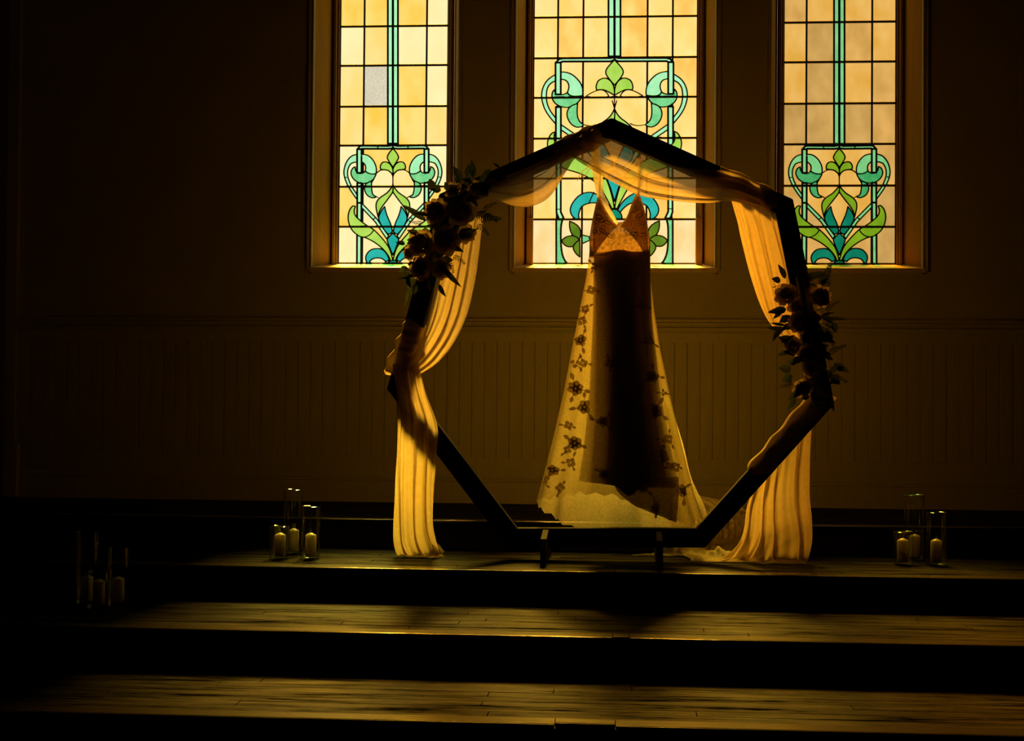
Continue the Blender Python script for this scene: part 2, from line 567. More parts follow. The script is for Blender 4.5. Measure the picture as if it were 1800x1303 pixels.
def side_motif(k):
    """right half of the side windows' motif, in units of the zoomed tracing about x=702"""
    H = [  # (name, colour, polygon, smooth, mirrored)
        ('a', 'mint', [(1000, 215), (940, 225), (890, 270), (862, 330), (862, 392), (920, 392), (965, 367), (960, 335), (968, 310), (985, 292), (1000, 285)], 1, 1),
        ('b', 'sea green', [(862, 394), (920, 392), (965, 368), (985, 385), (1020, 390), (1050, 370), (1060, 330), (1085, 345), (1100, 380), (1090, 420), (1060, 455), (1010, 478), (950, 478), (900, 455), (875, 425)], 1, 1),
        ('c', 'mint', [(1040, 215), (1100, 235), (1145, 290), (1166, 360), (1162, 420), (1140, 480), (1100, 550), (1040, 632), (1040, 590), (1090, 515), (1120, 450), (1132, 400), (1128, 350), (1105, 305), (1075, 290), (1040, 285)], 1, 1),
        ('d', 'sea green', [(905, 462), (950, 480), (970, 510), (968, 550), (945, 590), (905, 612), (870, 610), (862, 600), (890, 585), (900, 555), (905, 515)], 1, 1),
        ('e', 'mint', [(1010, 650), (1010, 692), (870, 835), (762, 990), (742, 965), (855, 805)], 0, 1),
        ('g', 'lime', [(702, 395), (705, 345), (730, 305), (765, 285), (800, 290), (820, 320), (818, 352), (790, 355), (750, 362), (720, 385)], 1, 1),
        ('f', 'lime', [(702, 165), (735, 200), (755, 240), (745, 270), (702, 335), (659, 270), (649, 240), (669, 200)], 1, 0),
        ('h', 'lime', [(702, 490), (715, 520), (760, 570), (820, 610), (855, 650), (862, 700), (850, 760), (840, 795), (830, 740), (800, 690), (760, 640), (715, 580), (702, 555)], 1, 1),
        ('i', 'teal', [(780, 695), (815, 740), (836, 790), (830, 830), (790, 900), (745, 950), (712, 930), (710, 905), (725, 850), (760, 770)], 1, 1),
        ('v', 'mint', strip([(1021, 478), (1021, 660)], 20), 0, 1),
        ('v', 'mint', strip([(1021, 660), (1024, 1219)], 20), 0, 1),
        ('k', 'lime', [(704, 1190), (712, 1150), (740, 1070), (800, 990), (880, 910), (960, 860), (1020, 815), (1055, 780), (1070, 740), (1058, 692), (1085, 690), (1115, 730), (1127, 790), (1115, 860), (1080, 920), (1020, 965), (960, 980), (880, 1020), (800, 1080), (745, 1145), (728, 1190)], 1, 1),
        ('j', 'teal', [(702, 938), (740, 975), (756, 1000), (740, 1050), (702, 1140), (664, 1050), (648, 1000), (664, 975)], 1, 0),
        ('l', 'teal', [(738, 1185), (760, 1130), (800, 1090), (850, 1078), (910, 1090), (950, 1130), (960, 1170), (945, 1214), (930, 1212), (905, 1180), (860, 1165), (810, 1170), (770, 1200)], 1, 1),
        ('m', 'dome', [(650, 1219), (670, 1195), (702, 1187), (735, 1195), (754, 1219)], 1, 0),
        ('u', 'mint', strip([(1021, 385), (1021, 168)], 21), 0, 1),
        ('x', 'mint', [(702, 132), (745, 140), (990, 136), (1015, 140), (1039, 168), (1003, 168), (995, 164), (745, 166), (702, 160)], 0, 1),
        ('y', 'mint', strip([(727, -1300), (727, 118)], 23), 0, 1),
    ]
    lines = [[(702, 440), (708, 405), (735, 370), (780, 358), (820, 362), (862, 392)], [(862, 602), (838, 612)], [(702, 395), (702, 490)],
             [(885, 908), (925, 955), (985, 975)], [(1140, 424), (1160, 428)], [(872, 800), (892, 812)], [(845, 134), (845, 168)], [(882, 440), (906, 480)], [(1003, 655), (1040, 655)]]
    return H, lines


def centre_motif():
    H = [
        ('a', 'mint', [(1355, 597), (1270, 610), (1205, 660), (1168, 720), (1162, 795), (1255, 797), (1290, 767), (1278, 725), (1285, 690), (1310, 665), (1355, 658)], 1, 1),
        ('b', 'sea green', [(1165, 797), (1255, 798), (1290, 768), (1320, 783), (1365, 787), (1392, 765), (1395, 745), (1415, 770), (1418, 810), (1400, 850), (1360, 880), (1300, 893), (1240, 880), (1200, 850), (1178, 820)], 1, 1),
        ('c', 'mint', [(1380, 615), (1450, 660), (1490, 720), (1505, 790), (1495, 860), (1460, 940), (1380, 1040), (1380, 995), (1430, 925), (1458, 860), (1465, 790), (1455, 730), (1425, 690), (1380, 662)], 1, 1),
        ('d', 'sea green', [(1205, 862), (1270, 890), (1293, 940), (1285, 990), (1255, 1035), (1210, 1058), (1165, 1050), (1160, 1035), (1195, 1000), (1208, 950)], 1, 1),
        ('e', 'mint', [(1352, 1030), (1352, 1075), (1180, 1190), (1000, 1420), (960, 1400), (1150, 1170)], 0, 1),
        ('g', 'lime', [(898, 795), (905, 720), (935, 670), (980, 650), (1030, 670), (1050, 715), (1045, 750), (990, 748), (940, 770)], 1, 1),
        ('f', 'lime', [(898, 500), (945, 550), (970, 590), (962, 630), (898, 710), (834, 630), (826, 590), (851, 550)], 1, 0),
        ('h', 'lime', [(898, 905), (940, 975), (1010, 1030), (1070, 1100), (1085, 1180), (1060, 1270), (1040, 1200), (990, 1110), (920, 1020), (898, 985)], 1, 1),
        ('i', 'teal', [(1000, 1180), (1050, 1250), (1040, 1330), (960, 1400), (910, 1380), (940, 1290)], 1, 1),
        ('v', 'mint', strip([(1365, 890), (1365, 1310)], 21), 0, 1),
        ('k', 'lime', [(900, 1735), (915, 1650), (958, 1510), (1010, 1430), (1100, 1365), (1220, 1305), (1330, 1240), (1392, 1185), (1400, 1130), (1388, 1095), (1430, 1120), (1455, 1180), (1450, 1240), (1420, 1310), (1330, 1395), (1196, 1440), (1096, 1490), (1025, 1550), (960, 1660), (920, 1738)], 1, 1),
        ('j', 'teal', [(898, 1420), (955, 1490), (930, 1570), (898, 1680), (866, 1570), (841, 1490)], 1, 0),
        ('l', 'teal', [(925, 1755), (960, 1690), (1020, 1635), (1100, 1600), (1180, 1620), (1240, 1680), (1266, 1740), (1255, 1790), (1220, 1822), (1190, 1820), (1195, 1780), (1170, 1720), (1110, 1692), (1040, 1692), (985, 1725), (945, 1770)], 1, 1),
        ('m', 'dome', [(835, 1822), (850, 1770), (898, 1742), (945, 1770), (961, 1822)], 1, 0),
        ('n', 'leaf green', [(1271, 1842), (1268, 1910), (1243, 1960), (1190, 1992), (1188, 1900)], 1, 1),
        ('o', 'leaf green', [(1338, 2005), (1296, 1970), (1238, 1963), (1192, 1994), (1236, 2047), (1296, 2050)], 1, 1),
        ('p', 'leaf green', [(1241, 2050), (1188, 1995), (1186, 2140), (1226, 2100)], 1, 1),
        ('q', 'sea green', [(1170, 1955), (1110, 1970), (1104, 2000), (1166, 2028)], 1, 1),
        ('u', 'mint', strip([(1367, 785), (1367, 520)], 22), 0, 1),
        ('w', 'mint', [(1345, 1300), (1381, 1290), (1381, 1770), (1362, 1820), (1318, 1822), (1345, 1765)], 0, 1),
        ('z', 'sea green', [(1330, 1828), (1383, 1828), (1383, 2202), (1285, 2202), (1325, 2140), (1342, 2050), (1344, 1900)], 1, 1),
        ('x', 'mint', [(898, 455), (930, 485), (1330, 485), (1362, 493), (1386, 520), (1348, 520), (1330, 512), (930, 512), (898, 500)], 0, 1),
        ('y', 'mint', strip([(924, -800), (924, 470)], 24), 0, 1),
    ]
    lines = [[(945, 800), (990, 752), (1050, 755), (1135, 800)], [(898, 795), (898, 905)], [(1030, 1030), (1090, 1046), (1160, 1035)], [(898, 905), (880, 840)], [(1070, 1600), (1110, 1690)], [(1345, 1740), (1385, 1740)]]
    return H, lines


def build_window(idx, axis_px, tr, motif, rows_px, cols_dx, base_cols, dim):
    """tr: tracing coords -> pixels; everything is then placed on the glass plane"""
    W_ = WIN[idx - 1]
    root = empty('window_%d' % idx, (sum(W_['gx']) / 2, GY, ZSG))
    tag(root, kind='structure')
    g0, g1 = W_['gx']
    ax = (g0 + g1) / 2
    ax_p = P(axis_px, 300, GY).x

    def to2(p):
        q = tr(p)
        v = P(q[0], q[1] + (q[0] - axis_px) * -0.004, GY)
        return Vector((v.x - ax_p + ax, v.z))
    H, L = motif
    shapes = []
    for (nm, c, poly, sm, mir) in H:
        for s in ((1, -1) if mir else (1,)):
            pp = [to2((axis_tr(motif) + s * (p[0] - axis_tr(motif)), p[1])) for p in poly]
            if sm: pp = smooth_closed(pp, 3)
            pp = [Vector((min(max(p[0], g0), g1), min(max(p[1], ZSG), ZTOP - .06))) for p in pp]
            shapes.append((c, pp, nm))
    polylines = []
    for l in L:
        for s in (1, -1):
            pp = [to2((axis_tr(motif) + s * (p[0] - axis_tr(motif)), p[1])) for p in l]
            polylines.append((smooth_closed(pp, 3, False) if len(pp) > 2 else pp))
    zrows = [P(axis_px, y, GY).z for y in rows_px]
    stepz = zrows[0] - zrows[1]
    z = zrows[0] + stepz
    while z < ZTOP - .12:
        zrows.insert(0, z); z += stepz
    zt = ZTOP - .06
    xcols = [ax + (P(axis_px + d, 300, GY).x - ax_p) for d in cols_dx]
    # ---- planar arrangement
    verts, edges, owner = [], [], []   # owner: ('v'|'h'|'b'|'l', i) or ('s', i)

    def add_line(pp, own, closed=False):
        b = len(verts)
        for p in pp: verts.append(Vector((p[0], p[1])))
        n = len(pp)
        for i in range(n if closed else n - 1):
            edges.append((b + i, b + (i + 1) % n)); owner.append(own)
    add_line([(g0, ZSG), (g1, ZSG), (g1, zt), (g0, zt)], ('b', 0), True)
    for z in zrows: add_line([(g0, z), (g1, z)], ('h', 0))
    for x in xcols: add_line([(x, ZSG), (x, zt)], ('v', 0))
    for i, (c, pp, nm) in enumerate(shapes): add_line(pp, ('s', i), True)
    for pp in polylines: add_line([(min(max(p[0], g0), g1), p[1]) for p in pp], ('l', 0))
    V, E, F, ov, oe, of = delaunay_2d_cdt(verts, edges, [], 0, 1e-5)
    bar = {}
    for e, o in zip(E, oe):
        if not o: continue
        mid = (V[e[0]] + V[e[1]]) * .5
        keep = None
        for k in o:
            kk = owner[k]
            if kk[0] in 'bh': keep = kk; break
            if kk[0] == 'v' or kk[0] == 's':
                st = kk[1] + 1 if kk[0] == 's' else 0
                hid = any(inside(pp, mid) for i, (c, pp, nm) in enumerate(shapes) if i >= st and not any(owner[q] == ('s', i) for q in o))
                if not hid and (keep is None): keep = kk
            if kk[0] == 'l' and keep is None: keep = kk
        if keep: bar[frozenset(e)] = keep
    # regions
    par = list(range(len(F)))

    def find(a):
        while par[a] != a:
            par[a] = par[par[a]]; a = par[a]
        return a
    em = {}
    for fi, f in enumerate(F):
        for k in range(3):
            em.setdefault(frozenset((f[k], f[(k + 1) % 3])), []).append(fi)
    for k, fl in em.items():
        if k not in bar and len(fl) == 2: par[find(fl[0])] = find(fl[1])
    regs = {}
    for fi in range(len(F)): regs.setdefault(find(fi), []).append(fi)

    def area(f):
        a, b, c = (V[i] for i in f)
        return abs((b - a).cross(c - a)) / 2
    for r, fl in regs.items():
        A = sum(area(F[i]) for i in fl)
        if A < 4e-5: continue
        big = max(fl, key=lambda i: area(F[i]))
        cen = (V[F[big][0]] + V[F[big][1]] + V[F[big][2]]) / 3
        colr = None
        for c, pp, nm in shapes:
            if inside(pp, cen): colr = c
        if colr is None:
            colr = base_cols(cen.x - ax, cen.y, (cen.y - ZSG) / stepz, rng)
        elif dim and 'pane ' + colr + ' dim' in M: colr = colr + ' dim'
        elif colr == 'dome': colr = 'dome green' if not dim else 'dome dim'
        used = {}
        vs, fs = [], []
        t = .004
        off = rng.uniform(-.0008, .0008)
        for i in fl:
            for v in F[i]:
                if v not in used:
                    used[v] = len(used)
        order = sorted(used, key=used.get)
        n = len(order)
        vs = [(V[v].x, GY - t / 2 + off, V[v].y) for v in order] + [(V[v].x, GY + t / 2 + off, V[v].y) for v in order]
        cnt = {}
        for i in fl:
            f = [used[v] for v in F[i]]
            fs.append((f[0], f[1], f[2])); fs.append((f[2] + n, f[1] + n, f[0] + n))
            for k in range(3):
                cnt.setdefault(frozenset((f[k], f[(k + 1) % 3])), []).append((f[k], f[(k + 1) % 3]))
        for k, l in cnt.items():
            if len(l) == 1:
                a, b = l[0]
                fs.append((b, a, a + n, b + n))
        from_py('pane', vs, fs, M['pane ' + colr], root, smooth=False)
    # lead came
    bm = bmesh.new()
    thick = {'x', 'u', 'v', 'w', 'y', 'z'}
    for k, kk in bar.items():
        a, b = [V[i] for i in k]
        d = b - a
        if d.length < 1e-6: continue
        d.normalize()
        nrm = Vector((-d.y, d.x))
        wd, dp = .0046, .006
        if kk[0] == 'h': wd, dp = .0080, .010
        elif kk[0] == 'v': wd, dp = .0064, .008
        elif kk[0] == 'b': wd, dp = .008, .010
        elif kk[0] == 's': wd = .0064 if shapes[kk[1]][2] in thick else .0046
        elif kk[0] == 'l': wd = .0040
        a2, b2 = a - d * wd * .5, b + d * wd * .5
        ring = []
        for p in (a2, b2):
            ring.append([bm.verts.new((p.x + nrm.x * s, GY + y, p.y + nrm.y * s)) for s, y in ((-wd, -dp * .5), (-wd * .5, -dp), (wd * .5, -dp), (wd, -dp * .5), (wd, dp), (-wd, dp))])
        for q in range(6):
            bm.faces.new((ring[0][q], ring[0][(q + 1) % 6], ring[1][(q + 1) % 6], ring[1][q]))
    mk('lead_came', bm, M['came'], root)
    # sash frame round the glass, stepped, then splayed jambs, sill and casing bead
    o0, o1 = W_['ox']
    sg = .030
    bm = bmesh.new()
    for (a, b, y0, y1) in ((.0, .016, GY - .022, GY + .05), (.016, .034, GY - .045, GY + .05)):
        box(bm, g0 - b, g0 - a, y0, y1, ZSG - .03, ZTOP - .06 + a, .003)
        box(bm, g1 + a, g1 + b, y0, y1, ZSG - .03, ZTOP - .06 + a, .003)
    box(bm, g0 - .03, g1 + .03, GY - .03, GY + .05, ZTOP - .06, ZTOP, .003)
    box(bm, g0 - .03, g1 + .03, GY - .02, GY + .05, ZSG - .06, ZSG - .003, .003)
    if idx == 2:
        for a, b in ((g0 - .034, g0 + .010), (g1 - .010, g1 + .034)):
            box(bm, a, b, GY - .052, GY - .012, ZSG - .02, P(axis_px, 384, GY).z, .003)
    mk('sash_frame', bm, M['casing'], root)
    for side, (go, oo) in ((-1, (g0 - .034, o0)), (1, (g1 + .034, o1))):
        bm = bmesh.new()
        pl = [(go, GY + .05), (oo, -.004), (oo + side * .02, -.004), (oo + side * .02, GY + .06), (go, GY + .06)]
        if side < 0: pl = pl[::-1]
        A = [bm.verts.new((x, y, ZSO - .04)) for x, y in pl]; B = [bm.verts.new((x, y, ZTOP + .01)) for x, y in pl]
        for q in range(len(pl)): bm.faces.new((A[q], A[(q + 1) % 5], B[(q + 1) % 5], B[q]))
        bm.faces.new(A[::-1]); bm.faces.new(B)
        mk('jamb', bm, M['jamb'], root)
        bm = bmesh.new()
        x0, x1 = sorted((oo - side * .006, oo + side * .034))
        extrude_profile(bm, [(x0, 0), (x0, -.012), (x0 + .006, -.020), ((x0 + x1) / 2, -.013), (x1 - .006, -.020), (x1, -.012), (x1, 0)], ZSO - .02, ZTOP + .03, 'Z')
        mk('casing_bead', bm, M['wood_paint'], root)
    bm = bmesh.new()
    box(bm, o0 - .02, o1 + .02, -.004, GY + .06, ZTOP - .004, ZTOP + .05)
    mk('head_board', bm, M['jamb'], root)
    bm = bmesh.new()
    prism_pts = [(-.022, ZSO - .030), (-.022, ZSO - .002), (-.014, ZSO + .002), (GY + .05, ZSG + .004), (GY + .05, ZSO - .03)]
    extrude_profile(bm, prism_pts, o0 - .012, o1 + .012)
    mk('sill', bm, M['sill'], root)
    return root


def axis_tr(motif): return motif[0][0][2] and (702 if motif[0][0][2][0][0] == 1000 else 898)


def pick(r, opts):
    t = r.random() * sum(o[1] for o in opts)
    for n, wgt in opts:
        t -= wgt
        if t <= 0: return n
    return opts[-1][0]


def cols_left(dx, z, k, r):
    if 3.85 < k < 4.9 and -.15 < dx < -.05: return 'obscure clear'
    if k > 5.9 and dx < 0: return pick(r, [('amber', 3), ('honey', 1)])
    return pick(r, [('amber pale', 5), ('amber', 4), ('honey', 2)])


def cols_mid(dx, z, k, r):
    if k < 1.05 and abs(dx) > .38: return 'pearl'
    if k < 1.05: return pick(r, [('pearl', 3), ('peach', 1)])
    return pick(r, [('peach', 5), ('peach deep', 3), ('amber', 3)])


def cols_right(dx, z, k, r):
    return pick(r, [('brown', 4), ('tan', 4), ('tan gold', 3 if k < 5 else 5)])


SM, CM = side_motif(0), centre_motif()
build_window(1, 690.5, lambda p: (690.5 + (p[0] - 702) / 5.213 * .965, 230 + p[1] / 5.213), SM, [46, 115, 187, 255.5, 328, 398.5], [-52.5, 57.5], cols_left, False)
build_window(2, 1080, lambda p: (1080 + (p[0] - 898) / 4.737, p[1] / 4.737), CM, [29.5, 101.3, 171, 243, 313.5, 385.5], [-101, -56.5, 56.5, 101], cols_mid, False)
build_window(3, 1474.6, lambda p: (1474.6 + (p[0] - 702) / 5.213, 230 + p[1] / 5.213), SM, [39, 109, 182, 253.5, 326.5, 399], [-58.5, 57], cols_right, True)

# ------------------------------------------------------------------ heptagon arch
AY = -1.74
YF, YBK = AY - .035, AY + .035
arch = empty('wedding_arch', (P(1066, 990, AY).x, AY, Z1))
tag(arch, 'black timber heptagon wedding arch standing on two short feet', 'arch')
hp = [(1075, 207), (1394, 350), (1467, 710), (1240, 963), (892, 963), (680, 684), (772, 341)]
HV = [Vector((p.x, p.z)) for p in (P(x, y, YF) for x, y in hp)]
BWD = 0.098
cen = sum(HV, Vector((0, 0))) / 7


def inset(i):
    a, b, c = HV[i - 1], HV[i], HV[(i + 1) % 7]
    d1, d2 = (b - a).normalized(), (c - b).normalized()
    n1, n2 = Vector((d1.y, -d1.x)), Vector((d2.y, -d2.x))
    if n1.dot(cen - b) < 0: n1, n2 = -n1, -n2
    k = (n1 + n2).normalized()
    return b + k * (BWD / k.dot(n1))


IV = [inset(i) for i in range(7)]
for i in range(7):
    j = (i + 1) % 7
    e = (HV[j] - HV[i]).normalized() * .0
    bm = bmesh.new()
    prism(bm, [HV[i] + e, HV[j] - e, IV[j] - e, IV[i] + e], YF, YBK, .003)
    mk('beam', bm, M['arch'], arch)
for fx in (958, 1158):
    c = P(fx, 990, AY - .1).x
    bm = bmesh.new()
    h = .155
    pts = [(AY - .31, Z1), (AY - .31, Z1 + .085), (AY - .27, Z1 + .13), (AY - .05, Z1 + h), (AY - .037, Z1 + h), (AY - .037, Z1 + .066), (AY + .037, Z1 + .066), (AY + .037, Z1 + h), (AY + .05, Z1 + h), (AY + .27, Z1 + .13), (AY + .31, Z1 + .085), (AY + .31, Z1)]
    extrude_profile(bm, pts, c - .014, c + .014)
    mk('foot', bm, M['arch'], arch)

# ------------------------------------------------------------------ cloth
def N3(x, y, z=0.0): return noise.noise(Vector((x, y, z)))


def sheet(name, rows, mat, parent, nu=60, nv=50, folds=4, amp=.02, over=1.2, seed=0.0, floor_z=None, wr=.004):
    """rows of (left px, left py, right px, right py, depth, fold factor); folds run along the length"""
    vs, fs = [], []
    for j in range(nv + 1):
        v = j / nv
        lx, ly, rx, ry, yd, ff = interp(rows, v)
        A, B = P(lx, ly, yd), P(rx, ry, yd)
        for i in range(nu + 1):
            u = i / nu
            drift = .35 * N3(seed + 3.1, v * .8) + .55 * N3(u * 2.1 + seed, v * .5, 7.7)
            ph = 2 * PI * (folds * (u + drift * u * (1 - u)) + .5 * N3(seed, v * 1.5))
            env = min(1, u * 8, (1 - u) * 8) if over else 1
            uu = u + over / (2 * PI * folds) * math.sin(ph) * env * ff
            uu = min(max(uu, -.02), 1.02)
            p = A.lerp(B, uu)
            s = math.cos(ph) * (.75 + .5 * N3(u * 4 + seed, v * 1.5, 3.0)) + .30 * math.sin(1.7 * ph + seed) + .20 * math.sin(4.3 * ph + 3 * v + seed)
            p.y -= amp * ff * s * (0.35 + .65 * env)
            p.y += wr * N3(u * 9 + seed, v * 7, seed)
            p.x += wr * .5 * N3(u * 5 + seed, v * 9, seed + 5)
            if floor_z is not None and p.z < floor_z + .004:
                p.z = floor_z + .004 + .006 * (1 + N3(u * 14, v * 20, seed))
            vs.append(p)
    for j in range(nv):
        for i in range(nu):
            a = j * (nu + 1) + i
            fs.append((a, a + 1, a + nu + 2, a + nu + 1))
    return from_py(name, vs, fs, mat, parent)


def wrap(name, p0, p1, mat, parent, a0=.060, a1=.060, b=.046, nt=46, nphi=36, seed=0.0, ridge=.006, turns=5):
    """cloth wound round a beam between two pixels of its centre line"""
    A, B = P(p0[0], p0[1], AY), P(p1[0], p1[1], AY)
    ax = (B - A).normalized()
    yv = Vector((0, -1, 0))
    nv_ = ax.cross(yv).normalized()
    vs, fs = [], []
    for j in range(nt + 1):
        t = j / nt
        c = A.lerp(B, t)
        ha = a0 + (a1 - a0) * t
        flare = -.006 * math.exp(-((t - 0) / .05) ** 2) - .006 * math.exp(-((t - 1) / .05) ** 2)
        for i in range(nphi):
            ph = 2 * PI * i / nphi
            cx, sx = math.cos(ph), math.sin(ph)
            k = (abs(cx) ** 3.2 + abs(sx) ** 3.2) ** (-1 / 3.2)
            r = ridge * math.sin(2 * PI * turns * t + ph + 1.5 * N3(seed, t * 3)) + ridge * .8 * N3(1.6 * cx + seed, 1.6 * sx, t * 5) + ridge * .9 + flare
            vs.append(c + nv_ * (cx * k * (ha + r)) + yv * (sx * k * (b + r)) + ax * (.012 * math.sin(2 * ph + seed) if j in (0, nt) else 0))
    for j in range(nt):
        for i in range(nphi):
            i2 = (i + 1) % nphi
            fs.append((j * nphi + i, j * nphi + i2, (j + 1) * nphi + i2, (j + 1) * nphi + i))
    return from_py(name, vs, fs, mat, parent)


drape = empty('chiffon_drape', (P(1075, 240, AY).x, AY - .05, P(1075, 240, AY).z))
tag(drape, 'sheer golden chiffon drape swagged over and wound round the black arch', 'drape')
FY = AY - .062
sheet('swag', [(838, 318, 858, 343, FY, .6), (880, 311, 892, 359, FY, 1), (918, 298, 926, 364, FY - .01, 1), (955, 281, 964, 348, FY - .01, 1), (985, 264, 994, 303, FY, .9), (1012, 246, 1014, 276, FY, .7), (1042, 226, 1046, 266, FY, .5)], M['swag'], drape, 40, 50, 3, .012, 1.25, 1.3)
sheet('swag', [(1022, 236, 1000, 272, FY - .004, .5), (1066, 243, 1033, 294, FY - .01, .9), (1108, 258, 1080, 322, FY - .01, 1), (1160, 284, 1125, 344, FY, 1), (1205, 296, 1182, 353, FY - .01, 1), (1245, 299, 1238, 357, FY - .01, 1), (1285, 303, 1290, 354, FY, .9), (1335, 326, 1336, 366, FY + .004, .5)], M['swag'], drape, 48, 60, 3, .014, 1.15, 4.7)
wrap('beam_wrap', (978, 268), (1058, 233), M['wrap'], drape, .051, .052, .040, 40, 48, 2.0, .004, 2.5)
wrap('beam_wrap', (1262, 311), (1366, 358), M['wrap'], drape, .055, .051, .041, 40, 48, 6.0, .005, 2.5)
wrap('beam_wrap', (733, 570), (698, 662), M['wrap'], drape, .056, .068, .046, 50, 48, 9.0, .007, 3)
wrap('beam_wrap', (1452, 690), (1326, 834), M['wrap'], drape, .060, .050, .041, 70, 48, 12.0, .0045, 3.5)
sheet('side_panel', [(795, 385, 850, 380, AY - .02, .7), (780, 440, 844, 425, AY - .03, .9), (766, 498, 838, 475, AY - .04, 1), (757, 545, 823, 545, AY - .05, 1), (747, 582, 800, 598, AY - .062, 1), (730, 618, 770, 637, AY - .07, .9), (704, 652, 736, 660, AY - .07, .8)], M['drape'], drape, 64, 60, 3.5, .018, 1.2, 7.7)
sheet('side_panel', [(1284, 348, 1370, 378, AY - .01, .5), (1296, 390, 1376, 412, AY - .01, .8), (1307, 440, 1384, 452, AY - .01, 1), (1325, 505, 1394, 502, AY - .01, 1), (1345, 555, 1402, 552, AY - .01, 1), (1372, 592, 1412, 597, AY - .01, .8), (1398, 628, 1425, 640, AY - .02, .6)], M['drape'], drape, 64, 60, 3, .02, 1.15, 3.2)
sheet('tail', [(690, 640, 736, 640, AY - .07, .6), (697, 690, 748, 690, AY - .085, .8), (699, 735, 768, 748, AY - .085, 1), (698, 790, 767, 800, AY - .07, 1), (695, 850, 763, 860, AY - .04, 1.1), (692, 920, 761, 915, AY - .01, 1.2), (692, 955, 765, 945, AY + .01, 1.2), (699, 977, 772, 968, AY + .02, 1.1), (712, 984, 782, 979, AY - .03, .8)], M['drape'], drape, 80, 80, 3, .024, 1.3, 5.5, Z1)
sheet('tail', [(1322, 862, 1427, 745, AY + .045, .7), (1313, 890, 1424, 808, AY + .045, 1), (1309, 922, 1423, 870, AY + .05, 1), (1302, 948, 1427, 915, AY + .05, 1.1), (1288, 966, 1427, 950, AY + .03, 1.1), (1268, 980, 1421, 981, AY + .0, .8), (1240, 986, 1416, 991, AY - .05, .4)], M['drape'], drape, 90, 80, 4, .026, 1.2, 11.5, Z1)
# little curled end of the left tail lying on the boards
bm = bmesh.new()
c0 = G(772, 974, Z1 + .01)
vs, fs = [], []
for j in range(13):
    a = -.3 + j / 12 * 4.2
    r = .032 * (1 - .35 * j / 12)
    for i in range(7):
        yy = (i / 6 - .5) * .11
        vs.append(c0 + Vector((math.cos(a) * r - .01 + .01 * N3(i, j * .5), yy, .034 + math.sin(a - 1.2) * r)))
for j in range(12):
    for i in range(6):
        a = j * 7 + i
        fs.append((a, a + 1, a + 8, a + 7))
bm.free()
from_py('tail_curl', vs, fs, M['drape'], drape)

# ------------------------------------------------------------------ wedding dress
DY = -1.70
dress = empty('wedding_dress', (P(1087, 330, DY).x, DY, P(1087, 330, DY).z))
tag(dress, 'ivory lace wedding dress with thin straps hanging inside the black arch', 'dress')
SIL = [(445, 1036, 1143), (490, 1030, 1144), (545, 1019, 1150), (610, 1006, 1160), (690, 991, 1177), (760, 975, 1193), (820, 960, 1208), (880, 944, 1224), (935, 935, 1240), (985, 930, 1250)]
HEM = [(-PI, 880), (-.85 * PI, 905), (-.7 * PI, 932), (-.5 * PI, 968), (-.2 * PI, 930), (0, 908), (.2 * PI, 918), (.35 * PI, 896), (.5 * PI, 866), (.65 * PI, 862), (.8 * PI, 874), (PI, 880)]


def silh(py, tab=SIL):
    l = lin([(a, b) for a, b, c in tab], py); r = lin([(a, c) for a, b, c in tab], py)
    A, B = P(l, py, DY), P(r, py, DY)
    return (A.x + B.x) / 2, (B.x - A.x) / 2, (A.z + B.z) / 2


def skirt_pt(phi, py, grow=0.0):
    cx, hw, z = silh(py)
    t = (py - 445) / 480
    fold = .05 * t * (math.cos(9 * phi + 1.0) + .6 * math.cos(15 * phi + 2.0 + t))
    hd = .085 + .19 * max(t, 0)
    edge = abs(math.sin(phi))
    return Vector((cx + (hw + grow) * math.cos(phi) * (1 + fold * edge), DY - (hd + grow) * math.sin(phi) * (1 + 1.5 * fold), z))


vs, fs = [], []
NP, NVV = 120, 60
for j in range(NVV + 1):
    for i in range(NP):
        phi = -PI + 2 * PI * i / NP
        hem = lin(HEM, phi) + 3 * math.sin(phi * 30)
        py = 443 + (hem - 443) * j / NVV
        p = skirt_pt(phi, py)
        p.z = max(p.z, Z1 + .01)
        vs.append(p)
for j in range(NVV):
    for i in range(NP):
        i2 = (i + 1) % NP
        fs.append((j * NP + i, j * NP + i2, (j + 1) * NP + i2, (j + 1) * NP + i))
from_py('lace_overskirt', vs, fs, M['lace'], dress)
# opaque inner lining
LSIL = [(440, 1044, 1142), (560, 1042, 1146), (690, 1036, 1161), (800, 1025, 1182), (862, 1014, 1196)]
vs, fs = [], []
for j in range(41):
    for i in range(72):
        phi = 2 * PI * i / 72
        hem = 850 + 5 * math.cos(phi) + (17 * math.exp(-((phi - PI / 2) / .16) ** 2))
        py = 440 + (hem - 440) * j / 40
        cx, hw, z = silh(py, LSIL)
        t = j / 40
        k = 1 + .03 * t * math.cos(7 * phi)
        vs.append(Vector((cx + hw * math.cos(phi), DY - (.076 + .176 * t) * math.sin(phi) * k, z)))
for j in range(40):
    for i in range(72):
        fs.append((j * 72 + i, j * 72 + (i + 1) % 72, (j + 1) * 72 + (i + 1) % 72, (j + 1) * 72 + i))
from_py('lining', vs, fs, M['lining'], dress)
